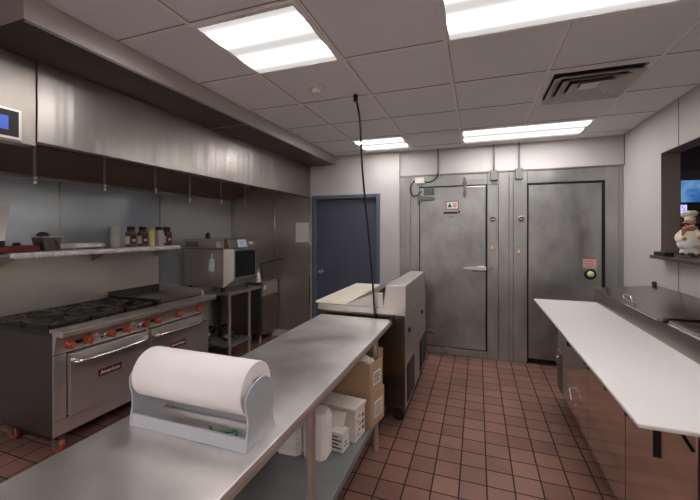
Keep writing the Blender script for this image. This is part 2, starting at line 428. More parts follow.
d=thing('door_3','recessed grey walk-in cooler door with pink sticker beside right wall','door',(.945,YB,0),kind='structure')
w=MB(); w.box(.554,.566,YB-.028,YB+.06,0,2.138); w.box(1.312,1.335,YB-.028,YB+.06,0,2.138); w.box(.566,1.312,YB-.028,YB+.06,2.118,2.138); w.box(.566,1.312,YB+.0,YB+.06,.01,.06)
obj('gasket',w,M['gasket'],d)
obj('door_leaf',MB().box(.568,1.310,YB-.02,YB+.05,.062,2.116),M['walkdoor'],d,bevel=.006)
yy=YB-.0205
s_=obj('caution_sticker',MB().box(1.125,1.255,yy-.002,yy,1.155,1.262),M['pinkl'],d,label='pink and white printed sticker')
q=MB()
q.box(1.125,1.255,yy-.003,yy-.002,1.258,1.268)
obj('sticker_band',q,M['redink'],s_)
q=MB()
for i in range(5): q.box(1.137,1.24-.012*(i%3),yy-.003,yy-.002,1.170+i*.017,1.174+i*.017)
obj('sticker_print',q,M['scarf'],s_)
q=MB(); q.lathe((1.194,YB-.02,1.084),[(.060,0),(.060,-.010),(.05,-.018),(.036,-.018)],28,'Y')
r=obj('release_ring',q,M['black'],d,smooth=True)
q=MB(); q.lathe((1.194,YB-.036,1.086),[(.034,0),(.034,-.012),(.022,-.026),(.001,-.03)],24,'Y')
obj('release_knob',q,M['valve'],r,smooth=True,label='pale lime round safety release knob')

def wallbox(name,label,cat,x0,x1,z0,z1,dep,m,group=None):
    return tag(obj(name,MB().box(x0,x1,YB-.03-dep,YB-.03,z0,z1),m,bevel=.004),label,cat,group)
wallbox('junction_box','small white junction box at top left of cooler','junction box',-.765,-.645,2.185,2.262,.05,M['labelw'])
wallbox('heater_box','small green metal box beside the upper cooler door hinge','control box',-.645,-.52,2.03,2.115,.09,M['greenbox'])
wallbox('conduit_box','grey conduit box above the left round gauge','junction box',.145,.228,2.185,2.305,.06,M['boxgrey'])
wallbox('conduit_box','grey conduit box above the right round gauge','junction box',.425,.505,2.185,2.31,.06,M['boxgrey'])
for x,l,zt in ((.187,'thin vertical conduit above the left grey box',2.305),(.465,'thin vertical conduit above the right grey box',2.31)):
    tag(obj('conduit',MB().cyl((x,YB-.06 if False else YB-.035,zt),(x,YB-.035,CH-.006),.011),M['cond'],smooth=True),l,'conduit')
tag(obj('conduit',MB().cyl((-.475,YB-.02,2.305),(-.475,YB-.02,CH-.006),.011),M['cond'],smooth=True),'leftmost of the three thin ceiling conduits above the cooler','conduit')
tag(obj('cable',MB().tube(curve_pts([(-.475,YB-.06,2.31),(-.49,YB-.06,2.26),(-.54,YB-.06,2.215),(-.60,YB-.06,2.20),(-.643,YB-.06,2.205)]),.008),M['ink'],smooth=True),'short dark flexible cable from conduit to white junction box','cable')
tag(obj('cable',MB().tube(curve_pts([(-.765,YB-.06,2.225),(-.81,YB-.065,2.18),(-.825,YB-.07,2.11),(-.80,YB-.08,2.035),(-.74,YB-.09,2.03),(-.68,YB-.09,2.075),(-.647,YB-.08,2.08)]),.008),M['ink'],smooth=True),'dark looping cable from white junction box to green box','cable')
for x,l in ((.173,'round gauge on the panel nearest the cooler latch'),(.491,'round gauge on the panel beside the recessed door')):
    t=thing('temperature_gauge',l,'gauge',(x,YB-.047 if x<.3 else YB-.03,1.714)); y=t.location.y
    obj('bezel',MB().lathe((x,y,1.714),[(.036,0),(.036,-.012),(.030,-.016),(.028,-.008)],24,'Y'),M['steeldk'],t,smooth=True)
    obj('dial',MB().cyl((x,y-.002,1.714),(x,y-.010,1.714),.028),M['gauge'],t)
    obj('needle',MB().box(x-.02,x+.02,y-.013,y-.010,1.710,1.716),M['labelw'],t)
for x,z,l in ((.167,1.374,'beige light switch plate above the chrome latch'),(.463,1.331,'beige light switch plate beside the recessed cooler door')):
    y=YB-.047 if x<.3 else YB-.03
    t=thing('light_switch',l,'switch',(x,y,z))
    obj('switch_plate',MB().box(x-.036,x+.036,y-.008,y,z-.058,z+.058),M['beige'],t,bevel=.002)
    obj('toggle',MB().box(x-.012,x+.012,y-.02,y-.008,z-.02,z+.015),M['labelw'],t,bevel=.002)
    for dz in (.042,-.042): obj('screw',MB().cyl((x,y-.008,z+dz),(x,y-.011,z+dz),.005),M['ink'],t)

# ------------------------------------------------------------------ ceiling fixtures
def light(x0,x1,y0,y1,label):
    t=thing('ceiling_light',label,'light',((x0+x1)/2,(y0+y1)/2,CH),group=None)
    f=MB(); b=.026; z0,z1=CH-.014,CH
    f.box(x0,x1,y0,y0+b,z0,z1); f.box(x0,x1,y1-b,y1,z0,z1); f.box(x0,x0+b,y0+b,y1-b,z0,z1); f.box(x1-b,x1,y0+b,y1-b,z0,z1)
    obj('frame',f,M['tbar'],t)
    obj('diffuser',MB().box(x0+b,x1-b,y0+b,y1-b,CH-.008,CH-.002),M['lens'],t)
light(-1.39,-.78,1.44,2.05,'square lit ceiling panel beside the smoke detector')
light(-.17,1.05,1.44,2.05,'large rectangular lit ceiling panel at the top right')
light(-.17,1.05,3.88,4.49,'rectangular lit ceiling panel nearest the cooler doors')
light(-1.39,-.78,3.88,4.49,'small lit ceiling panel in front of the blue door')
light(-1.39,-.17,-1.0,-.39,'added unseen rectangular fill light behind the viewer on the left')  # this and the rear panels below are added, unseen, for extra bounce light
light(.44,1.05,-1.0,-.39,'added unseen square fill light behind the viewer on the right')
light(-3.22,-2.0,-1.0,-.39,'added unseen rectangular fill light behind the viewer at the far left')
light(-1.39,-.17,-3.44,-2.83,'added unseen rectangular fill light near the wall behind the viewer')
light(-3.22,-2.0,-3.44,-2.83,'added unseen rectangular fill light in the rear left corner')
light(-.17,1.05,-3.44,-2.83,'added unseen rectangular fill light in the rear right corner')
t=thing('air_vent','square louvred air vent in the ceiling','vent',(.745,2.965,CH))
f=MB()
def ring(mb,cx,cy,h,wd,z0,z1):
    mb.box(cx-h,cx+h,cy-h,cy-h+wd,z0,z1); mb.box(cx-h,cx+h,cy+h-wd,cy+h,z0,z1)
    mb.box(cx-h,cx-h+wd,cy-h+wd,cy+h-wd,z0,z1); mb.box(cx+h-wd,cx+h,cy-h+wd,cy+h-wd,z0,z1)
ring(f,.745,2.965,.295,.032,CH-.012,CH)
obj('frame',f,M['tbar'],t)
obj('backing',MB().box(.49,1.0,2.71,3.22,CH-.004,CH-.001),M['ink'],t)
def cone_ring(mb,cx,cy,h0,h1,z0,z1,th=.003):
    # a flared square louver: outer lower edge h0 at z0, inner upper edge h1 at z1
    a=[(cx-h0,cy-h0,z0),(cx+h0,cy-h0,z0),(cx+h0,cy+h0,z0),(cx-h0,cy+h0,z0)]
    b=[(cx-h1,cy-h1,z1),(cx+h1,cy-h1,z1),(cx+h1,cy+h1,z1),(cx-h1,cy+h1,z1)]
    A=[mb.bm.verts.new(p) for p in a]; B=[mb.bm.verts.new(p) for p in b]
    A2=[mb.bm.verts.new((p[0],p[1],p[2]+th)) for p in a]; B2=[mb.bm.verts.new((p[0],p[1],p[2]+th)) for p in b]
    for i in range(4):
        j=(i+1)%4
        mb.bm.faces.new((A[i],A[j],B[j],B[i])); mb.bm.faces.new((A2[i],B2[i],B2[j],A2[j]))
        mb.bm.faces.new((A[i],A2[i],A2[j],A[j])); mb.bm.faces.new((B[i],B[j],B2[j],B2[i]))
for h0,h1 in ((.258,.195),(.196,.133),(.134,.06)):
    q=MB(); cone_ring(q,.745,2.965,h0,h1,CH-.048,CH-.010); obj('louver',q,M['louv'],t)
obj('centre_plate',MB().box(.69,.80,2.91,3.02,CH-.026,CH-.022),M['tbar'],t)
t=thing('smoke_detector','round white smoke detector on the ceiling beside the square light','smoke detector',(-1.112,2.383,CH))
obj('base',MB().lathe((-1.112,2.383,CH),[(.066,0),(.066,-.014),(.052,-.020)],28),M['labelw'],t,smooth=True)
obj('sensor_cap',MB().lathe((-1.112,2.383,CH-.020),[(.040,0),(.038,-.018),(.028,-.028),(.001,-.029)],24),M['paper'],t,smooth=True)

# ------------------------------------------------------------------ exhaust hood
H=thing('exhaust_hood','long stainless steel exhaust hood along the ceiling above the range','exhaust hood',(-2.8,2.8,2.05))
p=MB(); p.box(-2.276,-1.88,.99,YBL-.001,2.505,CH-.006)
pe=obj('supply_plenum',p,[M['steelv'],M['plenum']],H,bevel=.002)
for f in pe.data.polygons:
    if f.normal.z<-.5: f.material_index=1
obj('plenum_seam',MB().box(-2.27,-1.885,2.62,2.632,2.500,2.505).box(-1.90,-1.886,1.0,4.65,2.502,2.505),M['steel'],H)
p=MB()
p.box(-2.306,-2.278,1.262,YBL-.001,2.06,2.504)        # front face
p.box(-2.345,-2.306,1.262,YBL-.001,2.06,2.085)        # returned lip
obj('canopy_front',p,M['hood'],H,bevel=.002)
p=MB(); p.box(-2.36,-2.278,.55,1.256,2.035,2.504); 
cc=obj('control_cabinet',p,M['steeldk'],H,bevel=.003)
q=MB(); q.box(XL,-2.36,.55,.60,2.06,2.5)
obj('canopy_end',q,M['hood'],H)
q=MB(); q.box(XL,-2.306,.60,YBL-.001,2.504,2.515)
obj('canopy_top',q,M['hoodin'],H)
q=MB(); q.prism([(XL+.002,2.05),(-3.60,2.05),(-3.18,2.22),(-3.18,2.24),(XL+.002,2.10)],'Y',.6,YBL-.006)
obj('filter_shelf',q,M['hoodin'],H)
q=MB(); q.box(XL+.001,-3.60,.6,YBL-.006,2.030,2.05)
obj('grease_gutter',q,M['greybox'],H,bevel=.002)
for i in range(7):
    ya=.62+i*.575
    fr=MB(); R=Matrix.Rotation(math.radians(-52),3,'Y')
    fr.box(-3.18,-2.90+.12,ya,ya+.56,2.235,2.25,rot=R,piv=(-3.18,0,2.235))
    fo=obj('grease_filter',fr,M['hoodin'],H)
    sl=MB()
    for k in range(14): sl.box(-3.17,-2.79,ya+.02+k*.039,ya+.036+k*.039,2.225,2.235,rot=R,piv=(-3.18,0,2.235))
    obj('baffle',sl,M['steeldk'],fo)
xs=-2.278
fp=obj('display_panel',MB().box(xs,xs+.012,.9,1.185,2.045,2.205),M['steel'],cc,bevel=.002)
obj('display_bezel',MB().box(xs+.012,xs+.016,.92,1.17,2.06,2.192),M['black'],fp)
obj('display_screen',MB().box(xs+.016,xs+.018,.95,1.125,2.09,2.16),M['hoodscr'],fp,label='lit blue display screen')
for i,y in enumerate((1.62,2.12,2.62,3.06,3.56,4.03)):
    z=[1.90,1.905,1.93,1.875,1.90,1.93][i]
    pi=obj('nozzle_pipe',MB().cyl((-2.95,y,z+.06),(-2.95,y,2.503),.010,n=12),M['greybox'],H,smooth=True)
    obj('nozzle',MB().lathe((-2.95,y,z),[(.006,0),(.014,.004),(.014,.025),(.009,.03),(.017,.034),(.017,.052),(.010,.058),(.009,.07)],14),M['chrome'],pi,smooth=True)
for y in (3.3,3.75):
    q=MB(); q.box(-2.80,-2.62,y,y+.10,2.13,2.17)
    obj('hood_lamp',q,M['steeldk'],H,bevel=.01)

# ------------------------------------------------------------------ range
R_=thing('gas_range','long stainless gas range with orange knobs and two ovens','range',(-3.07,2.34,0))
XB,XF=-3.42,-2.73; RY0,RY1=1.60,3.085
b=MB(); b.box(XB,XF,RY0,RY1,.155,.845)
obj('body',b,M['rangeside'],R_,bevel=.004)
b=MB(); b.box(XB,XF+.004,RY0,RY1,.845,.872)
obj('cooktop',b,M['iron'],R_)
b=MB(); b.prism([(XF-.03,.872),(XF-.03,.893),(-2.64,.893),(-2.618,.885),(-2.618,.850),(XF,.850),(XF,.872)],'Y',RY0-.002,RY1)
obj('front_ledge',b,M['steel'],R_,bevel=.002)
b=MB(); b.prism([(XF,.72),(XF+.012,.72),(XF+.042,.848),(XF,.848)],'Y',RY0,RY1)
cp=obj('control_panel',b,M['steel'],R_,bevel=.001)
for ya,yb in ((1.83,1.80),):
    pass
kz=.778
for y in (1.69,1.816,1.987,2.117,2.298,2.421,2.662,2.905):
    xk=XF+.026
    n=Vector((1,0,-.23)).normalized()
    q=MB(); c0=Vector((xk,y,kz)); q.cyl(c0,c0+n*.012,.034,n=24); q.cyl(c0+n*.012,c0+n*.040,.028,.024,n=16); q.box(xk+.01,xk+.05,y-.006,y+.006,kz-.034,kz+.012)
    obj('knob',q,M['knob'],R_,bevel=.002,label='orange plastic control knob')
for y in (1.752,2.052,2.36):
    obj('label_strip',MB().box(XF+.024,XF+.030,y-.038,y+.038,kz-.012,kz+.014),M['black'],R_)
for y in (1.90,2.207):
    q=MB(); q.cyl((XF+.02,y,kz),(XF+.06,y,kz-.005),.010,n=12); q.tube([(XF+.055,y,kz),(XF+.065,y+.02,kz+.012),(XF+.06,y+.05,kz+.022)],.006)
    q.sph((XF+.06,y+.05,kz+.022),.011,n=10)
    obj('gas_valve',q,M['chrome'],R_,smooth=True)
q=MB(); q.box(XF,XF+.008,RY0,RY1,.155,.258)
obj('kick_panel',q,M['steel'],R_,bevel=.002)
for ya,yb in ((RY0,1.682),(2.325,2.345),(2.995,RY1)): obj('stile',MB().box(XF,XF+.01,ya,yb,.262,.712),M['steel'],R_,bevel=.001)
for ya,yb in ((1.688,2.320),(2.350,2.990)):
    dr=obj('oven_door',MB().box(XF+.004,XF+.042,ya,yb,.272,.704),M['steel'],R_,bevel=.004)
    xm=XF+.042
    P=[(xm-.004,ya+.03,.652),(xm+.045,ya+.05,.650),(xm+.052,(ya+yb)/2,.644),(xm+.045,yb-.05,.650),(xm-.004,yb-.03,.652)]
    hd=obj('handle',MB().tube(curve_pts(P,10),.0165,14),M['chrome'],dr,smooth=True)
    ym=(ya+yb)/2-.03
    bd=obj('badge',MB().box(xm,xm+.004,ym-.095,ym+.095,.470,.528),M['redink'],dr)
    obj('badge_face',MB().box(xm+.004,xm+.005,ym-.089,ym+.089,.476,.522),M['black'],dr)
    text('badge_lettering','American',.040,M['labelw'],dr,Matrix.Translation((xm+.0055,ym,.499)) @ FACE_PX)
# grates: three columns, two rows of burners
for i in range(3):
    for j in range(2):
        ya=1.615+i*.285; xa=-3.395+j*.305; yb=ya+.278; xb=xa+.298; z=.902
        q=MB(); w_=.012; ym,xm=(ya+yb)/2,(xa+xb)/2
        q.box(xa,xb,ya,ya+w_,z,z+.02); q.box(xa,xb,yb-w_,yb,z,z+.02); q.box(xa,xa+w_,ya,yb,z,z+.02); q.box(xb-w_,xb,ya,yb,z,z+.02)
        for a in range(8):
            an=a*PI/4; c_,s_=math.cos(an),math.sin(an)
            L=.135 if a%2==0 else .17
            q.cyl((xm+c_*.045,ym+s_*.045,z+.018),(xm+c_*L,ym+s_*L,z+.012),.0065,n=8)
        for dx in (xa+.01,xb-.01):
            for dy in (ya+.01,yb-.01): q.box(dx-.008,dx+.008,dy-.008,dy+.008,.872,z+.01)
        obj('burner_grate',q,M['iron'],R_)
        q=MB(); q.lathe((xm,ym,.872),[(.05,0),(.05,.012),(.036,.016),(.034,.024),(.001,.026)],18)
        obj('burner',q,M['iron'],R_,smooth=True)
# griddle
q=MB(); q.box(-3.40,-2.80,2.50,3.06,.873,.893)
gr=obj('griddle_plate',q,M['steeldk'],R_)
q=MB(); q.box(-3.40,-2.745,2.485,2.499,.873,.942); q.box(-3.405,-3.39,2.485,3.07,.873,.975)
obj('griddle_guard',q,M['iron'],R_,bevel=.002)
q=MB(); q.prism([(-3.40,.873),(-3.40,.972),(-2.83,.955),(-2.79,.94),(-2.775,.90),(-2.775,.873)],'Y',3.062,3.078)
obj('griddle_guard',q,M['steel'],R_,bevel=.003)
# backguard and shelf
q=MB(); q.box(-3.445,-3.42,RY0,RY1,.30,1.40)
bg=obj('backguard',q,M['splashb'],R_,bevel=.002)
for y in (1.66,1.95,2.25,2.55,2.85,3.04): obj('rivet',MB().cyl((-3.42,y,1.345),(-3.412,y,1.345),.008,n=10),M['steeldk'],bg)
q=MB(); q.box(-3.445,-3.125,1.42,RY1,1.385,1.402)
sh=obj('high_shelf',q,M['steeldk'],R_,bevel=.002)
for y in (1.64,2.34,3.05): obj('shelf_bracket',MB().prism([(-3.42,1.384),(-3.16,1.384),(-3.42,1.29)],'Y',y-.003,y+.003),M['steeldk'],R_)
# crumpled foil over the shelf front
bm_=MB(); nY,prof=150,[(-3.30,1.404),(-3.24,1.407),(-3.18,1.407),(-3.135,1.41),(-3.118,1.404),(-3.112,1.392),(-3.114,1.378),(-3.122,1.368)]
rows=[]
for i in range(nY+1):
    y=1.56+(3.10-1.56)*i/nY
    rows.append([bm_.bm.verts.new((x+random.uniform(-.004,.004),y+random.uniform(-.003,.003),z+random.uniform(-.001,.005))) for x,z in prof])
for a,b in zip(rows,rows[1:]):
    for k in range(len(prof)-1): bm_.bm.faces.new((a[k],a[k+1],b[k+1],b[k]))
fo=obj('foil_cover',bm_,M['foil'],R_,label='crumpled silver foil wrapped over the shelf edge')
sm=fo.modifiers.new('s','SOLIDIFY'); sm.thickness=.0015
for x,y in ((-2.80,1.68),(-3.30,1.68),(-2.80,3.0),(-3.30,3.0)):
    ca=obj('caster',MB().cyl((x,y,.10),(x,y,.156),.016,n=12).box(x-.03,x+.03,y-.028,y-.020,.04,.112).box(x-.03,x+.03,y+.020,y+.028,.04,.112).box(x-.03,x+.03,y-.028,y+.028,.104,.112),M['cond'],R_)
    obj('wheel',MB().lathe((x-.0,y,.052),[(.02,-.019),(.044,-.019),(.052,-.012),(.052,.012),(.044,.019),(.02,.019)],24,'Y'),M['caster'],ca,smooth=True,label='orange rubber wheel')

# things on the range shelf (top of the foil about z 1.415)
ZS=1.4145
def spice_jar(y, label, body, x=-3.21, tall=.198, lab=True):
    t=thing('spice_jar',label,'jar',(x,y,ZS),group='jars on the shelf over the range')
    q=MB(); w_=.037
    for (a,z0,z1) in ((w_,0,tall*.72),):
        q.box(x-a,x+a,y-a,y+a,ZS,ZS+z1)
    q.lathe((x,y,ZS+tall*.72),[(.046,0),(.040,.012),(.030,.024),(.030,tall*.1+.02)],20)
    obj('jar_body',q,body,t,bevel=.008)
    obj('jar_lid',MB().lathe((x,y,ZS+tall*.84),[(.034,0),(.035,.003),(.035,.03),(.031,.034),(.001,.035)],20),M['lid'],t,smooth=True)
    if lab:
        lb=obj('jar_label',MB().box(x+w_,x+w_+.001,y-.026,y+.026,ZS+.035,ZS+.115),M['ink'],t)
        obj('label_mark',MB().box(x+w_+.001,x+w_+.002,y-.018,y+.018,ZS+.052,ZS+.078),M['pinkl'],lb)
        obj('label_side',MB().box(x-.030,x+.030,y-w_-.001,y-w_,ZS+.028,ZS+.105),M['labelw'],t)
    return t
spice_jar(2.57,'leftmost brown spice jar with dark cap on the foil shelf',M['spice'])
spice_jar(2.70,'brown spice jar with reddish cap left of yellow cup',M['spice'])
spice_jar(2.90,'pale half-empty spice jar just right of the yellow cup',M['clearish'],lab=False)
spice_jar(3.00,'rightmost spice jar with red contents at the shelf end',M['spicered'])
tag(obj('plastic_cup',MB().lathe((-3.21,2.80,ZS),[(.034,0),(.036,.01),(.036,.14),(.033,.175),(.036,.18),(.030,.185),(.001,.186)],24),M['yellow'],smooth=True),'tall pale yellow cup among the spice jars','cup')
tag(obj('plastic_cup',MB().lathe((-3.21,2.405,ZS),[(.036,0),(.040,.01),(.043,.19),(.046,.195),(.046,.2),(.041,.2),(.038,.02),(.001,.018)],24),M['clearish'],smooth=True),'tall frosted white cup standing left of the jars','cup')
t=thing('steel_pail','square steel pail holding a brush on the range shelf','pail',(-3.24,1.86,ZS))
q=MB(); q.prism([(1.81,ZS),(1.91,ZS),(1.93,ZS+.11),(1.79,ZS+.11)],'X',-3.31,-3.17)
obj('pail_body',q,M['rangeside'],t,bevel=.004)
obj('rim',MB().box(-3.318,-3.162,1.782,1.938,ZS+.106,ZS+.113),M['steel'],t,bevel=.002)
tag(obj('scrub_brush',MB().sph((-3.24,1.83,ZS+.125),.035,(1,1.1,.7)).tube([(-3.22,1.86,ZS+.12),(-3.165,1.88,ZS+.08),(-3.155,1.905,ZS+.02)],.004),M['ink'],smooth=True),'dark round brush resting in the steel pail','brush')
t=tag(obj('plastic_tray',MB().box(-3.33,-3.16,1.45,1.77,ZS,ZS+.045),M['red'],bevel=.006),'dark red plastic tray at the left end of the shelf','tray')
tag(obj('squeeze_bottle',MB().lathe((-3.24,1.66,ZS+.046),[(.022,0),(.024,.01),(.024,.018),(.014,.024),(.001,.025)],16),M['black'],smooth=True),'small black cap lying on the dark red tray','cap')
t=thing('paper_dispenser','white paper sleeve in a black holder at the far left','paper dispenser',(-3.24,1.52,ZS+.046))
obj('holder',MB().box(-3.29,-3.19,1.46,1.57,ZS+.046,ZS+.085).box(-3.29,-3.26,1.46,1.50,ZS+.085,1.82),M['black'],t,bevel=.004)
q=MB(); q.prism([(1.42,ZS+.086),(1.575,ZS+.086),(1.605,1.76),(1.42,1.775)],'X',-3.255,-3.20)
obj('paper_sleeve',q,M['paper'],t,bevel=.004)
bm_=MB(); rows=[]
for i in range(41):
    y=1.95+.40*i/40
    rows.append([bm_.bm.verts.new((-3.29+.03*math.cos(a)+random.uniform(-.004,.004),y,ZS+.006+max(0,.022*(1+math.sin(a)))+random.uniform(0,.004))) for a in [k*PI/5 for k in range(10)]])
for a,b in zip(rows,rows[1:]):
    for k in range(10): bm_.bm.faces.new((a[k],a[(k+1)%10],b[(k+1)%10],b[k]))
bm_.bm.faces.new(rows[0]); bm_.bm.faces.new(rows[-1])
tag(obj('foil_wad',bm_,M['foil']),'long wad of crumpled foil lying beside the steel pail','foil')

# ------------------------------------------------------------------ speed oven on its table, and cabinet
T=thing('oven_table','narrow stainless table carrying the countertop oven','table',(-3.1,3.8,0))
obj('tabletop',MB().box(-3.46,-2.75,3.475,4.12,.80,.835),M['steel'],T,bevel=.003)
for x in (-3.43,-2.785):
    for y in (3.51,3.90): obj('leg',MB().cyl((x,y,0),(x,y,.80),.019,n=16),M['steel'],T,smooth=True)
obj('undershelf',MB().box(-3.46,-2.76,3.475,3.93,.18,.205),M['galv'],T,bevel=.003)
O=thing('countertop_oven','boxy stainless countertop oven with small touch screen','oven',(-3.1,3.72,.835))
q=MB(); q.prism([(-3.42,.90),(-2.83,.90),(-2.83,1.36),(-2.83,1.476),(-3.42,1.476)],'Y',3.46,4.0)
obj('body',q,M['steel'],O,bevel=.004)
q=MB()
# chamfered front collar
def frustum(mb,y0,y1,z0,z1,x0,i,x1):
    a=[(x0,y0,z0),(x0,y1,z0),(x0,y1,z1),(x0,y0,z1)]; b=[(x1,y0+i,z0+i*1.2),(x1,y1-i*.3,z0+i*1.2),(x1,y1-i*.3,z1),(x1,y0+i,z1)]
    A=[mb.bm.verts.new(v) for v in a]; B=[mb.bm.verts.new(v) for v in b]
    mb.bm.faces.new(A[::-1]); mb.bm.faces.new(B)
    for k in range(4): mb.bm.faces.new((A[k],A[(k+1)%4],B[(k+1)%4],B[k]))
frustum(q,3.46,4.0,.90,1.355,-2.83,.07,-2.735)
dd=obj('door',q,M['steel'],O,bevel=.003)
obj('door_window',MB().box(-2.735,-2.73,3.555,3.955,1.01,1.335),M['ovglass'],dd)
obj('handle',MB().cyl((-2.705,3.54,1.335),(-2.705,3.95,1.335),.010,n=12).cyl((-2.735,3.56,1.335),(-2.705,3.56,1.335),.007).cyl((-2.735,3.93,1.335),(-2.705,3.93,1.335),.007),M['chrome'],dd,smooth=True)
q=MB(); q.prism([(-2.83,1.36),(-2.745,1.365),(-2.775,1.474),(-2.83,1.474)],'Y',3.462,3.998)
cp=obj('control_panel',q,M['steeldk'],O,bevel=.003)
RT=Matrix.Rotation(math.radians(-15),3,'Y')
so=obj('touch_screen',MB().box(-2.762,-2.752,3.63,3.80,1.368,1.468,rot=RT),M['labelw'],O)
obj('screen_image',MB().box(-2.753,-2.750,3.665,3.765,1.385,1.452,rot=RT),M['screen'],so)
obj('brand_plate',MB().box(-2.765,-2.757,3.86,3.94,1.405,1.435,rot=RT),M['labelw'],O)
for x in (-3.37,-2.87):
    for y in (3.50,3.96): obj('foot',MB().cyl((x,y,.836),(x,y,.90),.02,.024,n=14),M['black'],O)
obj('vent_panel',MB().box(-3.40,-3.20,3.452,3.46,1.375,1.44),M['steeldk'],O)
obj('side_label',MB().box(-2.935,-2.875,3.457,3.46,1.375,1.44),M['labelw'],O)
obj('side_seam',MB().box(-3.41,-2.84,3.457,3.46,1.352,1.358),M['ink'],O)
tag(obj('paper_tag',MB().box(-3.025,-2.945,3.440,3.443,1.09,1.24,rot=Matrix.Rotation(.07,3,'Y')).tube([(-2.99,3.442,1.238),(-2.99,3.446,1.27),(-2.985,3.447,1.30)],.006),M['tag']),'pale paper tag hanging on the side of the countertop oven','tag')
tag(obj('pump_cap',MB().cyl((-3.20,3.62,1.476),(-3.20,3.62,1.515),.028,n=16).sph((-3.20,3.62,1.52),.032,(1,1,.8)).cyl((-3.20,3.62,1.53),(-3.20,3.62,1.56),.008),M['black'],smooth=True),'small black round cap on top of the countertop oven','cap')
# pans on undershelf
def pan(x,y,z,r,h,label,han=True):
    t=thing('frying_pan' if han else 'steel_bowl',label,'pan' if han else 'bowl',(x,y,z))
    obj('bowl',MB().lathe((x,y,z),[(r*.75,0),(r*.8,.004),(r,h),(r+.004,h),(r*.82,.0),(r*.8,.0)],26),M['pot'],t,smooth=True)
    if han: obj('handle',MB().tube([(x+r*.7,y-r*.7,z+h*.9),(x+r*.9+.02,y-r*.6-.06,z+h+.02),(x+r*.9+.05,y-r*.6-.12,z+h+.035)],.010),M['pot'],t,smooth=True)
pan(-2.92,3.72,.206,.105,.045,'round shallow pan on the oven table undershelf, nearest the front',False)
pan(-3.16,3.60,.206,.10,.06,'frying pan on the oven table undershelf, towards the range')
pan(-3.32,3.75,.206,.10,.10,'deep pan at the back of the oven table undershelf')
t=thing('stock_pot','dark pot on oven table undershelf against the wall','pot',(-3.1,3.84,.206))
obj('pot_body',MB().lathe((-3.10,3.83,.206),[(.095,0),(.1,.01),(.1,.12),(.104,.125),(.094,.125),(.09,.02),(.001,.016)],24),M['pot'],t,smooth=True)
obj('handle',MB().tube([(-3.01,3.80,.30),(-2.95,3.80,.31),(-2.86,3.80,.315)],.008),M['pot'],t,smooth=True)
# slim fryer cabinet
F=thing('fryer','tall narrow stainless fryer cabinet beside the oven table','fryer',(-3.1,4.42,0))
obj('body',MB().box(-3.50,-2.82,4.22,4.63,.12,.845),M['steeldk'],F,bevel=.004)
dd=obj('door',MB().box(-2.82,-2.795,4.225,4.625,.13,.66),M['steeldk'],F,bevel=.004)
obj('handle',MB().box(-2.795,-2.775,4.52,4.62,.64,.655),M['chrome'],dd)
obj('upper_panel',MB().box(-2.82,-2.797,4.225,4.625,.668,.83),M['steel'],F,bevel=.004)
obj('label_plate',MB().box(-2.797,-2.794,4.25,4.31,.76,.80),M['labelw'],F)
obj('fryer_top',MB().box(-3.50,-2.79,4.215,4.63,.845,.862).box(-3.50,-3.46,4.215,4.63,.862,.93),M['steel'],F,bevel=.002)
for x in (-3.45,-2.86):
    for y in (4.26,4.59): obj('leg',MB().cyl((x,y,0),(x,y,.12),.016,n=12),M['steel'],F,smooth=True)
tag(obj('oil_bottle',MB().lathe((-2.90,4.24+.03,.863),[(.026,0),(.028,.01),(.028,.10),(.012,.13),(.012,.18),(.001,.182)],18),M['cream'],smooth=True),'slim beige bottle on top of the fryer cabinet','bottle')
tag(obj('power_cord',MB().tube(curve_pts([(-2.95,4.45,.87),(-3.0,4.5,1.02),(-3.05,4.56,1.07),(-2.9,4.58,1.12),(-2.75,4.62,1.15),(-2.70,4.645,1.16)]),.007),M['ink'],smooth=True),'black cord curving against the steel back wall','cord')
tag(obj('paper_notice',MB().box(-2.515,-2.305,YBL-.007,YBL-.0045,1.41,1.695),M['paper']),'white paper notice taped to the steel back wall','notice')

# ------------------------------------------------------------------ prep table in front
P_=thing('prep_table','long stainless prep table running towards the viewer','table',(-.95,1.2,0))
q=MB(); q.box(-1.262,-.642,-.7,2.79,.838,.862)
obj('tabletop',q,M['table'],P_,bevel=.004)
q=MB(); q.box(-.647,-.642,-.7,2.79,.822,.84); q.box(-1.262,-1.257,-.7,2.79,.822,.84); q.box(-1.262,-.642,2.785,2.79,.822,.84)
obj('apron',q,M['steel'],P_)
q=MB(); q.box(-1.23,-.675,-.7,2.50,.228,.25)
obj('undershelf',q,M['galv'],P_,bevel=.003)
q=MB(); q.box(-.677,-.672,-.7,2.50,.212,.25)
obj('undershelf_lip',q,M['galv'],P_)
for y in (-.5,1.41,2.46):
    for x in (-1.205,-.688):
        lg=obj('leg',MB().cyl((x,y,0),(x,y,.838),.0205,n=18),M['steel'],P_,smooth=True)
        obj('shelf_collar',MB().cyl((x,y,.222),(x,y,.262),.026,n=18),M['steel'],lg,smooth=True)
tag(obj('corner_clip',MB().box(-.662,-.640,2.755,2.793,.863,.872),M['bluetrim']),'small blue corner piece at the far end of the prep table','clip')

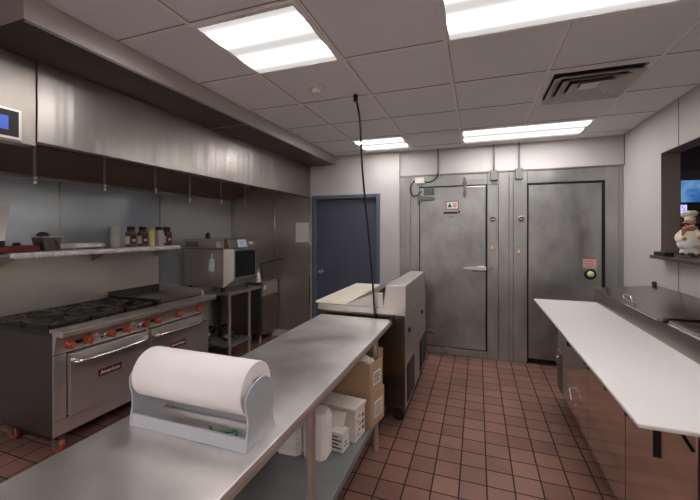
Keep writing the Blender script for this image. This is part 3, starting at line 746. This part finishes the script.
# paper roll dispenser
D=thing('roll_dispenser','grey metal paper roll dispenser frame on the prep table','dispenser',(-.945,1.04,.862))
def side_plate(x0,x1):
    pts=[]
    zb=.862
    base=[(1.128,zb),(.948,zb)]
    left=[(.952,.90),(.958,.93),(.958,.965),(.950,1.00),(.947,1.03),(.954,1.048),(.972,1.062),(.998,1.073),(1.035,1.078)]
    right=[(1.062,1.072),(1.088,1.055),(1.108,1.025),(1.116,.99),(1.112,.96),(1.106,.935),(1.110,.905),(1.120,.88)]
    q=MB(); q.prism(base+left+right,'X',x0,x1); return q
obj('side_plate',side_plate(-.696,-.688),M['dispense'],D,bevel=.003)
obj('side_plate',side_plate(-1.196,-1.188),M['dispense'],D,bevel=.003)
q=MB(); q.prism([(.950,.863),(.954,.863),(.960,.900),(.966,.900),(.966,.903),(.957,.903)],'X',-1.19,-.694)
obj('front_rail',q,M['dispense'],D)
q=MB(); q.box(-1.188,-.696,1.108,1.114,.863,.885)
obj('rear_rail',q,M['dispense'],D)
obj('cutter_bar',MB().box(-1.186,-.698,1.085,1.095,.925,.945),M['ink'],D,bevel=.002)
obj('axle',MB().cyl((-1.19,1.037,1.034),(-.696,1.037,1.034),.007),M['ink'],D)
Rr=thing('paper_roll','large roll of white butcher paper in the dispenser','paper roll',(-.95,1.045,.96))
obj('wound_paper',MB().lathe((-1.184,1.037,1.034),[(.044,0),(.087,0),(.0885,.002),(.0885,.471),(.087,.473),(.044,.473),(.044,0)],72,'X'),M['paper'],Rr,smooth=True)
obj('core',MB().lathe((-1.184,1.037,1.034),[(.0435,0),(.0435,.474),(.036,.474),(.036,0),(.0435,0)],32,'X'),M['paper'],Rr,smooth=True)
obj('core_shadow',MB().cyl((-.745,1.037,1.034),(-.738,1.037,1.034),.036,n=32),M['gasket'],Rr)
tag(obj('plastic_tie',MB().tube(curve_pts([(-.90,1.03,.868),(-.87,1.01,.870),(-.83,1.02,.868),(-.80,1.035,.870),(-.78,1.02,.868)]),.005),M['green'],smooth=True),'green plastic tie lying inside the roll dispenser','tie')

# refrigerated prep unit behind table end
U=thing('sandwich_prep_unit','refrigerated steel prep counter at the far end of the table','prep counter',(-.92,3.42,0))
UX0,UX1,UY0,UY1=-1.30,-.55,2.85,4.0
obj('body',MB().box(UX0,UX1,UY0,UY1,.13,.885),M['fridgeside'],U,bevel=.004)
obj('top_rim',MB().box(UX0-.02,UX1+.004,UY0-.008,UY1,.887,.936),M['steel'],U,bevel=.003)
obj('rear_skin',MB().box(UX1,UX1+.006,UY0+.004,UY1-.004,.14,.885),M['steel'],U,bevel=.001)
q=MB(); q.prism([(-.735,.938),(-.705,1.128),(-.545,1.128),(-.545,.938)],'Y',UY0,UY1-.05)
obj('rear_housing',q,M['steel'],U,bevel=.003)
q=MB(); q.prism([(-1.06,.938),(-1.06,.950),(-.80,1.055),(-.735,1.055),(-.735,.938)],'Y',UY0+.004,UY1-.05)
ld=obj('lid',q,M['steel'],U,bevel=.002)
q=MB(); q.prism([(-.80,1.05),(-.735,1.10),(-.70,1.10),(-.715,1.04)],'Y',UY0+.05,UY0+.13)
obj('lid_handle',q,M['black'],ld,bevel=.004)
cb=obj('cutting_board',MB().box(-1.345,-1.055,UY0+.0,3.98,.940,.958),M['cream'],U,bevel=.004,label='cream plastic cutting board')
cb=obj('cutting_board',MB().box(-1.27,-1.075,UY0+.01,3.5,.959,.968),M['cream'],U,bevel=.003,label='smaller cream cutting board on top')
for y0_,y1_ in ((2.90,3.23),(3.58,3.97)):
    gl=obj('louver_grille',MB().box(UX1+.006,UX1+.010,y0_,y1_,.165,.47),M['gasket'],U)
    q=MB()
    for k in range(11): q.box(UX1+.008,UX1+.018,y0_+.01,y1_-.01,.18+k*.026,.190+k*.026)
    obj('slat',q,M['ink'],gl)
for y in (2.985,3.70):
    obj('latch',MB().box(UX1+.006,UX1+.02,y-.03,y+.03,.725,.76),M['black'],U,bevel=.003)
q=MB()
for i in range(9):
    for j in range(10): q.box(-.715+i*.0165,-.706+i*.0165,UY0-.002,UY0,.17+j*.0215,.182+j*.0215)
obj('vent_holes',q,M['gasket'],U)
for x in (-.62,-1.22):
    for y in (2.93,3.92):
        ca=obj('caster',MB().cyl((x,y,.09),(x,y,.131),.014).box(x-.028,x+.028,y-.024,y-.018,.04,.10).box(x-.028,x+.028,y+.018,y+.024,.04,.10).box(x-.028,x+.028,y-.024,y+.024,.094,.10),M['ink'],U)
        obj('wheel',MB().lathe((x,y,.048),[(.02,-.016),(.048,-.016),(.048,.016),(.02,.016)],22,'Y'),M['black'],ca,smooth=True)

K=thing('hanging_cord','black power cord dropping from the ceiling to the prep counter','cord',(-.893,2.62,CH))
pts=[(-.893,2.62,2.62),(-.872,2.66,2.45),(-.868,2.68,2.27),(-.862,2.70,2.05),(-.848,2.73,1.8),(-.832,2.76,1.55),(-.812,2.79,1.25),(-.80,2.815,.98),(-.797,2.82,.86),(-.797,2.82,.5)]
obj('cord',MB().tube(curve_pts(pts),.0085),M['black'],K,smooth=True)
obj('ceiling_grommet',MB().cyl((-.893,2.62,2.585),(-.893,2.62,2.63),.018).cyl((-.893,2.62,2.575),(-.893,2.62,2.588),.012),M['black'],K,smooth=True)

# ------------------------------------------------------------------ boxes under the table
def carton_box(name,label,cat,x,y,z,w,dp,h,rz,m,lab=None,group=None):
    # near-right bottom corner at x,y ; extends -X by w and +Y by dp in its own frame
    t=thing(name,label,cat,(x,y,z),rz,group)
    q=MB(); th=.004
    q.box(-w,0,0,th,0,h); q.box(-w,0,dp-th,dp,0,h); q.box(-w,-w+th,th,dp-th,0,h); q.box(-th,0,th,dp-th,0,h); q.box(-w,0,0,dp,0,th)
    obj('box_walls',q,m,t,local=True)
    if lab:
        lo=obj('shipping_label',MB().box(.0,.0015,lab[0],lab[1],lab[2],lab[3]),M['labelw'],t,local=True)
        q=MB()
        n=5
        for k in range(n):
            zz=lab[2]+.012+(lab[3]-lab[2]-.02)*k/n; q.box(.0015,.0022,lab[0]+.01,lab[1]-.012-.015*(k%2),zz,zz+.007)
        obj('label_print',q,M['ink'],lo,local=True)
    return t
RZ=math.radians(-12)
t=carton_box('cardboard_box','lower brown cardboard box at the far end of the undershelf','box',-.668,2.275,.251,.31,.20,.222,RZ,M['card'],(.05,.17,.05,.16),'brown boxes on the undershelf')
obj('flap',MB().box(-.31,0,.0,.098,.222,.226).box(-.31,0,.102,.20,.222,.226),M['card'],t,local=True)
t=carton_box('cardboard_box','upper open brown cardboard box stacked at the far end','box',-.676,2.276,.480,.305,.19,.20,RZ,M['card'],(.05,.16,.04,.13),'brown boxes on the undershelf')
obj('flap',MB().box(-.31,0,.194,.197,.20,.26),M['card'],t,local=True)
q=MB(); 
bm2=bmesh.new(); bmesh.ops.create_icosphere(bm2,subdivisions=3,radius=.09)
for v in bm2.verts: v.co=Vector((v.co.x*1.3,v.co.y*.75,v.co.z*.35))+Vector([random.uniform(-.008,.008) for _ in range(3)])
q=MB(); q.bm=bm2
for v in q.bm.verts: v.co+=Vector((-.80,2.385,.665))
tag(obj('plastic_liner',q,M['foam']),'crumpled white plastic bag in the upper brown box','bag')
# white printed carton with open lid
t=carton_box('printed_carton','white printed carton with its lid hanging open','box',-.715,2.09,.251,.30,.15,.185,math.radians(-6),M['carton'],None)
q=MB(); q.prism([(-.01,.196),(.165,.186),(.165,.204),(-.014,.214)],'X',-.305,.004)
obj('lid',q,M['carton'],t,local=True)
q=MB(); q.prism([(-.004,.183),(-.010,.18),(-.075,.085),(-.069,.082)],'X',-.30,-.055)
obj('flap',q,M['carton'],t,local=True)
q=MB()
for k in range(5): q.box(.0005,.0022,.03+.015*(k%3),.055+.02*(k%3),.03+k*.028,.036+k*.028)
for k in range(3): q.box(.0005,.0022,.105,.13,.04+k*.04,.058+k*.04)
obj('carton_print',q,M['ink'],t,local=True)
t=carton_box('printed_carton','small low white carton in front of the open printed carton','box',-.752,1.972,.251,.085,.085,.11,math.radians(-6),M['carton'],None)
obj('lid',MB().box(-.085,0,0,.085,.11,.113),M['carton'],t,local=True)
q=MB()
for k in range(4): q.box(-.078,-.01-.02*(k%2),-.0018,-.0003,.02+k*.022,.027+k*.022)
q.box(.0003,.0018,.02,.06,.03,.036); q.box(.0003,.0018,.02,.055,.05,.056)
obj('carton_print',q,M['ink'],t,local=True)
# foam container stacks: each container separate
def foam_stack(x,y,w,n,step,label,top,rz):
    for k in range(n):
        # nested shells: only rim bands show
        q=MB(); h=step-.0006
        def rr(w,zz,c=.024): return [(-w+c,-w,zz),(w-c,-w,zz),(w,-w+c,zz),(w,w-c,zz),(w-c,w,zz),(-w+c,w,zz),(-w,w-c,zz),(-w,-w+c,zz)]
        R3=Matrix.Rotation(rz,3,'Z'); last=(k==n-1)
        prof=[(w*.955,0),(w*.955,h*.45),(w,h*.5),(w,h)]
        if last: prof+= [(w*.97,h+.012),(w*.80,h+.045),(w*.70,h+.047)]
        rings=[[q.bm.verts.new(R3@Vector(p)+Vector((x,y,.2515+k*step))) for p in rr(a,b)] for a,b in prof]
        for a,b in zip(rings,rings[1:]):
            for m_ in range(8): q.bm.faces.new((a[m_],a[(m_+1)%8],b[(m_+1)%8],b[m_]))
        q.bm.faces.new(rings[0][::-1]); q.bm.faces.new(rings[-1])
        tag(obj('foam_container',q,M['foam'],loc=(x,y,.2515+k*step)), top if last else label,'container', None if last else 'nested foam containers '+('right' if x>-.93 else 'left'))
foam_stack(-.892,1.925,.072,13,.0165,'white foam container nested in the stack right of the table leg','topmost foam container of the stack right of the table leg',.05)
foam_stack(-1.058,1.925,.080,20,.0165,'white foam container nested in the stack left of the table leg','topmost foam container of the stack left of the table leg',.05)

# ------------------------------------------------------------------ pizza prep counter on the right
Z=thing('pizza_prep_counter','three-door steel refrigerated counter with a long white cutting board','prep counter',(1.1,2.65,0))
BX=.71; BY0,BY1=1.554,3.80
obj('body',MB().box(BX+.022,1.49,BY0,BY1,.11,.915),M['steeldk'],Z,bevel=.003)
obj('toe_shadow',MB().box(BX+.10,1.45,BY0+.05,BY1-.03,.02,.11),M['black'],Z)  # black block stands in for the shadow under the cabinet
for ya,yb in ((1.563,2.182),(2.194,2.829),(2.841,3.481)):
    dd=obj('door',MB().box(BX,BX+.022,ya,yb,.115,.86),M['doorst'],Z,bevel=.002)
    for yk in ([2.15] if ya<2 else [2.457,2.79] if ya<2.5 else [2.88,3.28]): obj('door_stud',MB().cyl((BX,yk,.655),(BX-.014,yk,.655),.012,n=12),M['black'],dd,label='small black stud')
for yg in (1.557,2.188,2.835,3.4875): obj('door_gap',MB().box(BX+.012,BX+.0225,yg-.006,yg+.006,.115,.86),M['gasket'],Z)
obj('front_rail',MB().box(BX+.002,BX+.022,BY0,BY1,.862,.915),M['steeldk'],Z)
obj('compressor_panel',MB().box(BX,BX+.022,3.49,BY1,.115,.86),M['steel'],Z,bevel=.002)
q=MB()
for k in range(16): q.box(BX-.012,BX,3.60,3.79,.14+k*.022,.148+k*.022)
obj('louver',q,M['steeldk'],Z)
q=MB(); q.tube(curve_pts([(BX,3.24,.33),(BX-.024,3.24,.33),(BX-.028,3.21,.32),(BX-.028,3.17,.28),(BX-.024,3.16,.23),(BX,3.16,.23)],6),.006)
obj('towel_hook',q,M['chrome'],Z,smooth=True)
q=MB(); q.tube(curve_pts([(BX,3.70,.42),(BX-.025,3.70,.42),(BX-.028,3.70,.36),(BX,3.70,.35)],6),.006)
obj('latch',q,M['chrome'],Z,smooth=True)
for y in (1.843,3.38):
    q=MB(); q.prism([(BX-.001,.62),(BX-.014,.62),(BX-.014,.735),(BX-.06,.80),(BX-.20,.905),(BX-.20,.917),(BX-.185,.917),(BX-.045,.81),(BX-.001,.745)],'Y',y-.004,y+.004)
    obj('board_bracket',q,M['black'],Z)
q=MB(); q.cyl((BX-.003,1.72,.845),(BX-.003,1.575,.80),.0035,n=8)
obj('gasket_edge',q,M['gasket'],Z)
q=MB(); q.box(.499,1.0,1.428,3.745,.918,.934)
obj('cutting_board',q,M['board'],Z,bevel=.005,label='long white plastic cutting board')
q=MB(); q.prism([(.995,.916),(.998,.944),(1.02,1.036),(1.03,1.043),(1.49,1.043),(1.49,.916)],'Y',BY0,BY1+.02)
obj('pan_rail',q,M['lidst'],Z,bevel=.003)
# near flat lid with raised rim
q=MB(); x0,x1,ya,yb=1.03,1.47,1.60,2.53
q.box(x0,x0+.03,ya,yb,1.044,1.060); q.box(x1-.03,x1,ya,yb,1.044,1.060); q.box(x0+.03,x1-.03,ya,ya+.03,1.044,1.060); q.box(x0+.03,x1-.03,yb-.03,yb,1.044,1.060)
q.box(x0+.03,x1-.03,ya+.03,yb-.03,1.044,1.048)
obj('lid',q,M['lidst'],Z,bevel=.002,label='flat recessed steel lid nearest the viewer')
# far raised lid, sloping up to the wall
q=MB(); q.prism([(.985,1.046),(.985,1.060),(1.45,1.107),(1.45,1.094)],'Y',2.56,3.75)
l1=obj('lid',q,M['lidst'],Z,bevel=.002,label='sloping steel lid at the far end')
q=MB(); q.box(1.02,1.45,2.575,3.735,1.044,1.049)
q.prism([(1.30,1.05),(1.30,1.078),(1.44,1.092),(1.44,1.05)],'Y',2.60,3.70)
obj('lid_skirt',q,M['ink'],Z)
q=MB(); q.tube(curve_pts([(1.02,3.10,1.063),(1.0,3.10,1.095),(1.0,3.08,1.115),(1.0,2.98,1.115),(1.0,2.96,1.095),(1.02,2.96,1.063)],6),.006)
obj('lid_handle',q,M['chrome'],l1,smooth=True)
q=MB(); q.cyl((1.42,3.735,1.104),(1.42,3.735,1.116),.012).sph((1.42,3.735,1.122),.020)
obj('lid_knob',q,M['black'],l1,smooth=True)

# ------------------------------------------------------------------ pass-through: ledge, figurine, room beyond
L=tag(obj('wooden_ledge',MB().box(1.405,1.66,OY0-.03,3.79,1.337,1.364),M['wood'],bevel=.003),'dark wooden ledge along the bottom of the pass-through','ledge')
tag(obj('black_tray',MB().box(1.42,1.485,3.56,3.75,1.3645,1.398),M['black'],bevel=.003),'flat black object lying on the left end of ledge','tray')
G=thing('chef_figurine','white painted chef statuette with salmon scarf on the ledge','figurine',(1.565,3.52,1.3645))
gx_,gy_,gz_=1.565,3.52,1.3645
obj('base',MB().lathe((gx_,gy_,gz_),[(.088,0),(.09,.004),(.085,.016),(.001,.018)],24),M['wood'],G,smooth=True)
bm_=MB()
for c,r,sc in (((0,0,.075),.066,(1,1,1.0)),((-.004,-.004,.13),.076,(1,1,.95)),((0,0,.19),.062,(1,1,1)),((.0,0,.235),.045,(1,1,1)),
               ((-.025,-.02,.045),.042,(1,1,.8)),((.028,-.005,.045),.042,(1,1,.8)),((.0,.0,.295),.034,(1,1,1.1)),((.0,.0,.262),.03,(1,1,1))):
    bm_.sph((gx_+c[0],gy_+c[1],gz_+c[2]),r,sc,20)
# arms bent in front, and one stretched to the viewer's right
bm_.tube(curve_pts([(gx_-.045,gy_,gz_+.225),(gx_-.078,gy_-.02,gz_+.18),(gx_-.06,gy_-.06,gz_+.15),(gx_-.02,gy_-.075,gz_+.155)]),.021)
bm_.tube(curve_pts([(gx_+.04,gy_-.01,gz_+.225),(gx_+.075,gy_-.03,gz_+.19),(gx_+.085,gy_-.06,gz_+.17)]),.021)
bo=obj('body',bm_,M['figure'],G,smooth=True)
rm=bo.modifiers.new('r','REMESH'); rm.mode='VOXEL'; rm.voxel_size=.006; rm.use_smooth_shade=True
sm=bo.modifiers.new('sm','SMOOTH'); sm.iterations=4
obj('apron',MB().sph((gx_-.008,gy_-.012,gz_+.115),.078,(1.0,1.0,.80),20),M['apron'],G,smooth=True)
q=MB(); q.lathe((gx_,gy_,gz_+.245),[(.052,-.022),(.056,-.008),(.050,.010),(.038,.022),(.03,.018)],20)
q.prism([(gx_-.035,gz_+.245),(gx_+.01,gz_+.245),(gx_-.03,gz_+.180)],'Y',gy_-.072,gy_-.055)
obj('neck_scarf',q,M['scarf'],G,smooth=True)
q=MB(); q.sph((gx_-.003,gy_-.004,gz_+.298),.038,(1,1,1.08),18); q.sph((gx_-.022,gy_-.036,gz_+.296),.011,n=10); q.sph((gx_+.034,gy_+.0,gz_+.298),.010,n=8); q.sph((gx_-.04,gy_+.0,gz_+.298),.010,n=8)
fc=obj('face',q,M['skin'],G,smooth=True)
q=MB(); q.tube(curve_pts([(gx_-.050,gy_-.024,gz_+.280),(gx_-.032,gy_-.040,gz_+.286),(gx_-.018,gy_-.042,gz_+.289),(gx_-.004,gy_-.042,gz_+.286),(gx_+.012,gy_-.036,gz_+.280)]),.006)
q.sph((gx_-.032,gy_-.030,gz_+.308),.0045,n=8); q.sph((gx_-.010,gy_-.037,gz_+.308),.0045,n=8)
obj('moustache',q,M['ink'],fc,smooth=True)
q=MB(); q.lathe((gx_,gy_,gz_+.322),[(.036,-.006),(.038,.02),(.030,.022),(.052,.040),(.056,.056),(.046,.070),(.02,.076),(.001,.076)],20)
q.sph((gx_-.035,gy_-.01,gz_+.365),.026,n=12); q.sph((gx_+.03,gy_-.01,gz_+.372),.026,n=12)
obj('chef_hat',q,M['figure'],G,smooth=True)
for s_ in (-1,1):
    q=MB(); q.sph((gx_+s_*.03-.005,gy_-.045,gz_+.028),.024,(1,1.4,.6),12)
    obj('shoe',q,M['bluetrim'],G,smooth=True)
for hx,hy,hz in ((-.012,-.080,.155),(.088,-.072,.168)):
    q=MB(); q.sph((gx_+hx,gy_+hy,gz_+hz),.015,(1.1,.8,.9),12)
    for k in range(4): q.cyl((gx_+hx+.008,gy_+hy-.004,gz_+hz+.009-k*.006),(gx_+hx+.022-.002*abs(k-1),gy_+hy-.010,gz_+hz+.009-k*.006),.0036,n=8)
    q.cyl((gx_+hx,gy_+hy-.005,gz_+hz+.008),(gx_+hx+.010,gy_+hy-.012,gz_+hz+.020),.0038,n=8)
    obj('hand',q,M['skin'],G,smooth=True)

G.rotation_euler=(0,0,-.75); G.scale=(.88,.88,.92)
# room beyond the opening
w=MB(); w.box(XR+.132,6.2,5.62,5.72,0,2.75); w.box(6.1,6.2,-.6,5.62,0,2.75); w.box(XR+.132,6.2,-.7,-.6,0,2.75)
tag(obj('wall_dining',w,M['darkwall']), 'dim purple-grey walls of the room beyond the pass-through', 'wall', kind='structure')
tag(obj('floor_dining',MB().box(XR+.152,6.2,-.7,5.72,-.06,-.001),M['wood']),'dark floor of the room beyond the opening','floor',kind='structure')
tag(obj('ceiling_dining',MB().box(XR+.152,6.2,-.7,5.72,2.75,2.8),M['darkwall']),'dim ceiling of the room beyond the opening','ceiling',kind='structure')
def tvmat():
    m=bpy.data.materials.new('tv_picture'); m.use_nodes=True; nt=m.node_tree; b=nt.nodes['Principled BSDF']
    b.inputs['Base Color'].default_value=(.01,.01,.02,1); b.inputs['Roughness'].default_value=.2
    tc=nt.nodes.new('ShaderNodeTexCoord'); nz=nt.nodes.new('ShaderNodeTexNoise'); nz.inputs['Scale'].default_value=4; nz.inputs['Detail'].default_value=3
    nt.links.new(tc.outputs['Object'],nz.inputs['Vector'])
    cr=nt.nodes.new('ShaderNodeValToRGB'); e=cr.color_ramp.elements
    e[0].position=.35; e[0].color=lin((22,52,104))+(1,); e[1].position=.7; e[1].color=lin((120,160,200))+(1,)
    x=cr.color_ramp.elements.new(.5); x.color=lin((52,104,168))+(1,)
    nt.links.new(nz.outputs['Fac'],cr.inputs[0]); nt.links.new(cr.outputs[0],b.inputs['Emission Color']); b.inputs['Emission Strength'].default_value=.8
    return m
M['tv']=tvmat()
TV=thing('television','wide black television showing a blue picture beyond the opening','television',(3.0,5.6,1.9))
obj('case',MB().box(2.30,3.75,5.54,5.618,1.915,2.31),M['black'],TV,bevel=.004)
obj('screen',MB().box(2.375,3.70,5.534,5.54,1.925,2.195),M['tv'],TV)
obj('bezel',MB().box(2.30,3.75,5.53,5.54,2.20,2.31),M['black'],TV)
SG=thing('lit_sign','small glowing blue and white sign below the television','sign',(2.5,5.58,1.8))
obj('backing',MB().box(2.36,3.3,5.56,5.62,1.78,1.91),M['black'],SG)
for k,x in enumerate((2.405,2.74,2.92)):
    sf=obj('lit_tile',MB().box(x-.035,x+.035,5.553,5.56,1.79,1.895),M['glow'],SG)
    text('sign_letter','S',.10,M['glowb'],sf,Matrix.Translation((x,5.551,1.848)) @ FACE_NY)
tag(obj('bar_cabinet',MB().box(2.25,4.2,5.25,5.52,.0,1.62).box(2.2,4.25,5.22,5.54,1.62,1.66),M['black'],bevel=.004),'black cabinet below the television in the far room','cabinet')

t=thing('ceiling_light','added unseen square fill light in the dim room beyond the opening','light',(3.3,3.3,2.75))  # lamp added out of sight to brighten the wall above the television
obj('frame',MB().box(2.98,3.62,2.98,3.62,2.737,2.749),M['tbar'],t)
obj('diffuser',MB().box(3.0,3.6,3.0,3.6,2.731,2.737),M['addedlamp'],t)
# ------------------------------------------------------------------ camera, world, view
cam=bpy.data.cameras.new('camera'); co=bpy.data.objects.new('camera',cam); C.objects.link(co)
co.location=(0,0,1.57); co.rotation_euler=(PI/2,0,.3441)
cam.sensor_width=36; cam.lens=36*355.9/700; cam.shift_y=-18.9/700; cam.clip_start=.02; cam.clip_end=60
S.camera=co
wd=bpy.data.worlds.new('world'); S.world=wd; wd.use_nodes=True
wd.node_tree.nodes['Background'].inputs[0].default_value=(.05,.05,.06,1); wd.node_tree.nodes['Background'].inputs[1].default_value=.3
S.view_settings.view_transform='Standard'; S.view_settings.look='None'; S.view_settings.gamma=1; S.view_settings.use_curve_mapping=False
S.view_settings.exposure=0.3
S.cycles.max_bounces=10; S.cycles.diffuse_bounces=6; S.cycles.glossy_bounces=6; S.cycles.use_denoising=True
S.cycles.sample_clamp_indirect=8
